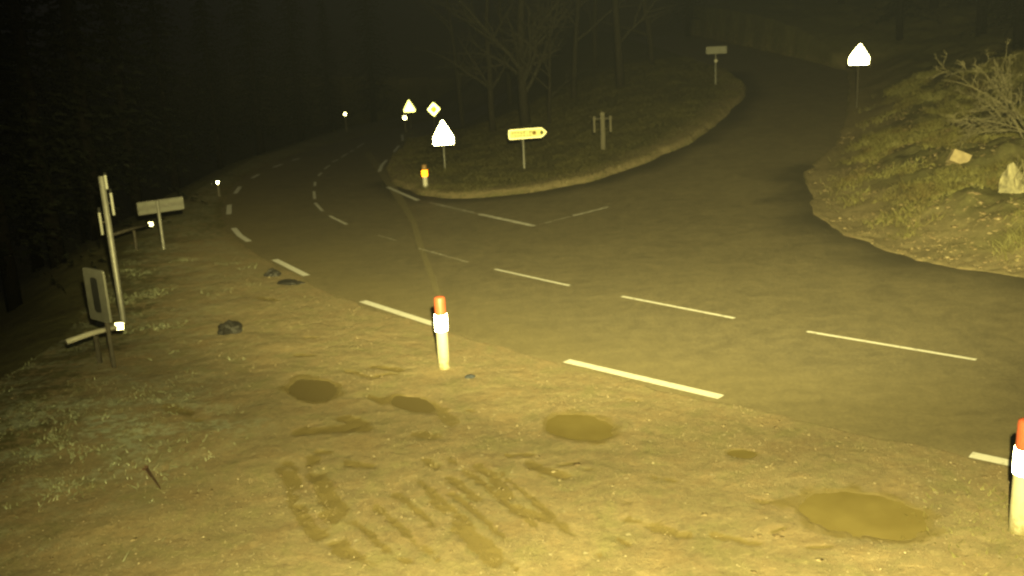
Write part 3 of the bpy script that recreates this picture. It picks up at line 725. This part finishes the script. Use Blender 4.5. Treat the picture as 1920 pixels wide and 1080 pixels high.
# ------------------------------------------------------------------ trees
def branchy(seed, H_, r0, bare_from=.25, spread=.55, levels=3, lean=(0, 0), nb=11, droop=0):
    rs = random.Random(seed); tb = bmesh.new(); cb = bmesh.new()
    def grow(bm, p, d, L, r_, lev, n):
        pts = [p]; rad = [r_]; q = p.copy(); dd = d.copy(); m = 5 if lev else 9
        for i in range(m):
            dd = (dd+Vector((rs.uniform(-1, 1), rs.uniform(-1, 1), rs.uniform(-.6, .8)-droop))*(.07 if not lev else .22)).normalized()
            q = q+dd*L/m; pts.append(q.copy()); rad.append(max(.004, r_*(1-(i+1)/m*.86)))
        tube(bm, pts, rad, 8 if lev == 0 else (5 if lev == 1 else 3), lev < 2)
        if lev < levels:
            for k in range(n):
                t = rs.uniform(bare_from if lev == 0 else .2, 1); i = min(int(t*m), m-1); f = t*m-i
                o_ = pts[i].lerp(pts[i+1], f); axis_ = (pts[i+1]-pts[i]).normalized()
                side = Vector((rs.uniform(-1, 1), rs.uniform(-1, 1), rs.uniform(-.3, .3))); side = (side-axis_*side.dot(axis_)).normalized()
                nd = (axis_*(1-spread)+side*spread*rs.uniform(.8, 1.5)+Vector((0, 0, .15))).normalized()
                grow(cb, o_, nd, L*rs.uniform(.28, .5)*(1.15-t*.5), rad[i]*.5, lev+1, max(4, n-4))
    grow(tb, Vector((0, 0, -.3)), Vector((lean[0], lean[1], 1)).normalized(), H_, r0, 0, nb)
    return bm_mesh(tb, 'trunk', True), bm_mesh(cb, 'branches')
def bare_tree(x, y, seed, H_, r0, label, group='bare trees of the wood behind the island', rz=0, **k):
    t, c = branchy(seed, H_, r0, **k)
    r = empty('bare_tree', (x, y, gz(x, y)), rz, label, 'tree', group)
    link('trunk', t, m_bark, r); link('branches', c, m_twig, r); return r
def conifer(seed, H_, R_):
    rs = np.random.default_rng(seed); tb = bmesh.new(); tube(tb, [(0, 0, -.3), (.05, 0, H_*.5), (0, 0, H_)], [H_*.016, H_*.01, .01], 7)
    V = []; Fc = []
    nlev = int(H_*2.6)
    for i in range(nlev):
        t = (i+.5)/nlev; z = H_*(.1+.9*t); R = R_*(1-t)**.85*rs.uniform(.75, 1.1)+.15
        for k in range(9):
            a_ = rs.uniform(0, 6.283); ca_, sa_ = math.cos(a_), math.sin(a_); Lb = R*rs.uniform(.7, 1.1)
            for j in range(12):
                s_ = (j+rs.uniform(.2, 1))/12; cx2 = ca_*Lb*s_; cy2 = sa_*Lb*s_; cz2 = z-.28*Lb*s_*s_+rs.uniform(-.08, .08)
                w_ = .2*(1-s_*.5); o3 = rs.uniform(-1, 1, (3, 3))*w_; o3[:, 2] *= .6; o3[2] += np.array([ca_, sa_, -.4])*w_*1.6
                n0 = len(V); V += [(cx2+o[0], cy2+o[1], cz2+o[2]) for o in o3]; Fc.append((n0, n0+1, n0+2))
    return bm_mesh(tb, 'trunk', True), np_mesh('crown', V, Fc)

mid = [(987, 1.0, 60, 15, .36, 'thick bare tree rising straight above the pale direction sign'), (1078, 1.0, 66, 14, .22, 'slim bare tree in the gap right of the thick tree above the direction sign'),
       (1165, 1.0, 64, 14, .30, 'bare forked tree rising behind the wooden trail post'), (925, 1.0, 63, 14, .24, 'bare tree between the large triangle and the direction sign'),
       (870, 1.0, 75, 13, .2, 'slender bare tree to the right of the yellow diamond sign'), (1225, 1.0, 72, 14, .24, 'bare tree halfway between trail post and the far place board'),
       (1030, 1.0, 57, 8, .12, 'young bushy bare tree at the right tip of the direction sign'), (1120, 1.0, 80, 15, .26, 'distant bare tree seen above the wooden trail post'),
       (960, 1.0, 84, 16, .26, 'distant bare tree behind the left end of the direction sign')]
for k, (px, _, Yd, H_, r0, lab) in enumerate(mid):
    q = at_y(px, 250, Yd); bare_tree(q.x, q.y, 100+k, H_, r0, lab, rz=k*.7, nb=13 if Yd < 70 else 10, bare_from=.14)
LEFTS = [(60, 30), (150, 36), (230, 44), (310, 52), (400, 62), (480, 74), (560, 86), (620, 100), (700, 110), (20, 50), (120, 60), (-40, 24)]
ctr, ccr = conifer(5, 17, 3.4)
first = None
pos_words = ['first', 'second', 'third', 'fourth', 'fifth', 'sixth', 'seventh', 'eighth', 'ninth', 'tenth', 'eleventh', 'twelfth']
LEFTS.sort()
def place_con(px, Yd, k, label, group):
    global first
    q = at_y(px, 200, Yd)
    if first is None:
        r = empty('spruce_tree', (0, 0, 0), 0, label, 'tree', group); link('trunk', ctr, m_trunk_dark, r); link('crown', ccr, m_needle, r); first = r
    else: r = copy_tree(first)
    r.location = (q.x, q.y, gz(q.x, q.y)); r.rotation_euler = (0, 0, k*1.7); s_ = .8+.08*((k*5) % 7); r.scale = (s_, s_, s_)
    tag(r, label, 'tree', group); return r
for k, (px, Yd) in enumerate(LEFTS):
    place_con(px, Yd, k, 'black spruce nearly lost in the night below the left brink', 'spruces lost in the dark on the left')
for k, (px, Yd) in enumerate([(1290, 96), (1400, 104), (1500, 92), (1570, 80), (1680, 62), (1740, 70), (1830, 56), (1900, 48), (1965, 40)]):
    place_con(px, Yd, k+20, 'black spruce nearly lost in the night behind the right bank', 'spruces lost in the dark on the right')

# bare shrub at upper right
p = bank_pt(1915, 262); d = (Vector(CAM)-p).length
r = empty('bare_shrub', p, 0, 'sprawling leafless shrub with lichened twigs reaching left over the right bank', 'shrub')
rs = random.Random(12); bm = bmesh.new(); cb = bmesh.new(); u = d/F_PX
def stem(P0, ang, L, r_, lev):
    pts = [P0]; rad = [r_]; q = P0.copy(); dd = Vector((math.cos(ang), rs.uniform(-.4, .4), math.sin(ang))).normalized(); m = 7
    for i in range(m):
        dd = (dd+Vector((rs.uniform(-.25, .2), rs.uniform(-.25, .25), rs.uniform(-.24, .16)))).normalized(); q = q+dd*L/m; pts.append(q.copy()); rad.append(max(.006, r_*(1-.8*(i+1)/m)))
    tube(bm if lev == 0 else cb, pts, rad, 6 if lev == 0 else 4)
    if lev < 3:
        for k in range([6, 4, 2][lev]):
            i = rs.randint(2, m-1); stem(pts[i].copy(), ang+rs.uniform(-1.0, 1.0), L*rs.uniform(.28, .5), rad[i]*.65, lev+1)
for k in range(6): stem(Vector((rs.uniform(-.3, 1.2), rs.uniform(-.3, .3), 0)), math.radians(rs.uniform(95, 160)), 160*u*rs.uniform(.7, 1.1), .03, 0)
link('stems', bm_mesh(bm, 'stems', True), m_twig_pale, r); link('twigs', bm_mesh(cb, 'twigs'), m_twig_pale, r)

# ------------------------------------------------------------------ grass, weeds, gravel, litter (uncountable)
def scatter(px0, px1, py0, py1, n, cond, ground_fn=None):
    """points spread over the ground itself, density by area weighted toward the camera"""
    return None
def blades(name, X_, Y_, hgt, wid, m, spread=.5, label=None):
    n = len(X_); Z_ = zb(X_, Y_)+ground_off(X_, Y_); a_ = RNG.uniform(0, 2*np.pi, n); h_ = hgt*RNG.uniform(.4, 1.3, n)*(.55+1.1*sstep(.35, .7, fbm(X_*1.7, Y_*1.7, 3, 88))); w_ = wid*RNG.uniform(.6, 1.3, n)
    lx = RNG.normal(0, spread, n)*h_; ly = RNG.normal(0, spread, n)*h_
    dx = np.cos(a_)*w_; dy = np.sin(a_)*w_
    V = np.empty((n, 3, 3)); V[:, 0] = np.stack([X_-dx, Y_-dy, Z_-.01], 1); V[:, 1] = np.stack([X_+dx, Y_+dy, Z_-.01], 1); V[:, 2] = np.stack([X_+lx, Y_+ly, Z_+h_], 1)
    o = link(name, np_mesh(name, V.reshape(-1, 3), np.arange(3*n).reshape(-1, 3)), m); tag(o, label, 'grass', kind='stuff'); return o
def rand_region(n, x0, x1, y0, y1, dens):
    x = RNG.uniform(x0, x1, n); y = RNG.uniform(y0, y1, n); k = RNG.uniform(0, 1, n) < dens(x, y); return x[k], y[k]
# bank
def dens_bank(x, y):
    d = seg_dist(x, y, BANKL); return inside(x, y, bank_poly)*sstep(.44, .66, fbm(x*.6, y*.6, 4, 61)+.03)*sstep(.3, 2.5, d)*(pave_sd(x, y) > .1)
x_, y_ = rand_region(420000, 9, 32, 12, 48, dens_bank); blades('bank_grass', x_, y_, .15, .013, m_grassb, .9, 'tufty yellow green grass on the right bank')
def dens_isl(x, y): return inside(x, y, isl_poly)*(.35+.65*sstep(.4, .6, fbm(x*.6, y*.6, 3, 62)))*(pave_sd(x, y) > .12)
x_, y_ = rand_region(260000, -8, 26, 34, 75, dens_isl); blades('island_grass', x_, y_, .09, .012, m_grassd, .7, 'short dim grass on the island between the roads')
def dens_left(x, y):
    d = seg_dist(x, y, BRINK); c1 = at(150, 830); 
    patch = np.exp(-(((x-c1.x)/1.3)**2+((y-c1.y)/1.6)**2))
    return (pave_sd(x, y) > .3)*np.clip((.3*(1-sstep(1, 5, d))*~inside(x, y, BR_POLY)*sstep(.55, .7, fbm(x*1.4, y*1.4, 4, 63))+.5*patch*sstep(.46, .62, fbm(x*3, y*3, 3, 64))), 0, 1)
x_, y_ = rand_region(240000, -13, -1.5, 7, 26, dens_left); blades('verge_weeds', x_, y_, .034, .010, m_weed, 1.3, 'pale low weeds and moss on the forecourt at lower left')
# gravel stones as small solids
def solids(name, X_, Y_, size, m, label, cat, fl=.6):
    n = len(X_); Z_ = zb(X_, Y_)+ground_off(X_, Y_)
    base = np.array([(1, 0, 0), (-1, 0, 0), (0, 1, 0), (0, -1, 0), (0, 0, 1), (0, 0, -1)], float); fc = np.array([(0, 2, 4), (2, 1, 4), (1, 3, 4), (3, 0, 4), (2, 0, 5), (1, 2, 5), (3, 1, 5), (0, 3, 5)])
    s_ = size*RNG.lognormal(0, .45, n); V = base[None]*RNG.uniform(.6, 1.2, (n, 6, 1))*s_[:, None, None]; V[:, :, 2] *= fl
    a_ = RNG.uniform(0, 6.283, n); ca_, sa_ = np.cos(a_)[:, None], np.sin(a_)[:, None]; xx_ = V[:, :, 0]*ca_-V[:, :, 1]*sa_; yy_ = V[:, :, 0]*sa_+V[:, :, 1]*ca_
    V = np.stack([xx_+X_[:, None], yy_+Y_[:, None], V[:, :, 2]+Z_[:, None]], 2).reshape(-1, 3)
    Fq_ = (fc[None]+6*np.arange(n)[:, None, None]).reshape(-1, 3)
    o = link(name, np_mesh(name, V, Fq_, True), m); return tag(o, label, cat, kind='stuff')
nopud = lambda x, y: np.min([pud_f(x, y, P_) for P_ in PUDW], 0) > 1.05
x_, y_ = rand_region(60000, -10, 8, 7, 22, lambda x, y: (pave_sd(x, y) > -.1)*nopud(x, y)*(.15+.85*sstep(.45, .65, fbm(x*1.1, y*1.1, 3, 71)))*sstep(26, 9, y)*~inside(x, y, BR_POLY))
solids('loose_gravel', x_, y_, .008, m_pebble, 'loose gravel scattered over the forecourt', 'gravel')
x_, y_ = rand_region(6000, -10, 8, 7, 24, lambda x, y: (pave_sd(x, y) > .1)*nopud(x, y)*(sstep(.5, .62, fbm(x*.8, y*.8, 3, 73)))*~inside(x, y, BR_POLY)*.5)
solids('leaf_litter', x_, y_, .022, m_litter, 'fallen leaves and clods strewn over the forecourt', 'leaves', .25)
x_, y_ = rand_region(26000, 9, 30, 12, 42, lambda x, y: inside(x, y, bank_poly)*(pave_sd(x, y) > .1)*sstep(.4, .6, fbm(x*.9, y*.9, 3, 74))*.8)
solids('bank_litter', x_, y_, .045, m_litter, 'dead leaves and clods lying on the right bank', 'leaves', .3)
c2 = b2
x_ = RNG.normal(c2.x-.1, .45, 700); y_ = RNG.normal(c2.y+.1, .4, 700); blades('post_foot_weeds', x_, y_, .035, .012, m_grassb, 1.0, 'sparse weeds round the foot of the nearest marker post')

# ------------------------------------------------------------------ night haze
hz = box_bm(260, 330, 34, (0, 110, 8)); haze = link('haze', bm_mesh(hz, 'haze')); tag(haze, kind='stuff')
mh = bpy.data.materials.new('night_haze'); mh.use_nodes = True; nt = mh.node_tree; nt.nodes.remove(nt.nodes['Principled BSDF'])
pv = N(nt, 'ShaderNodeVolumePrincipled'); pv.inputs['Color'].default_value = (.72, .8, 1, 1); pv.inputs['Density'].default_value = .0030; pv.inputs['Anisotropy'].default_value = .92
nt.links.new(pv.outputs[0], nt.nodes['Material Output'].inputs['Volume']); haze.data.materials.append(mh)
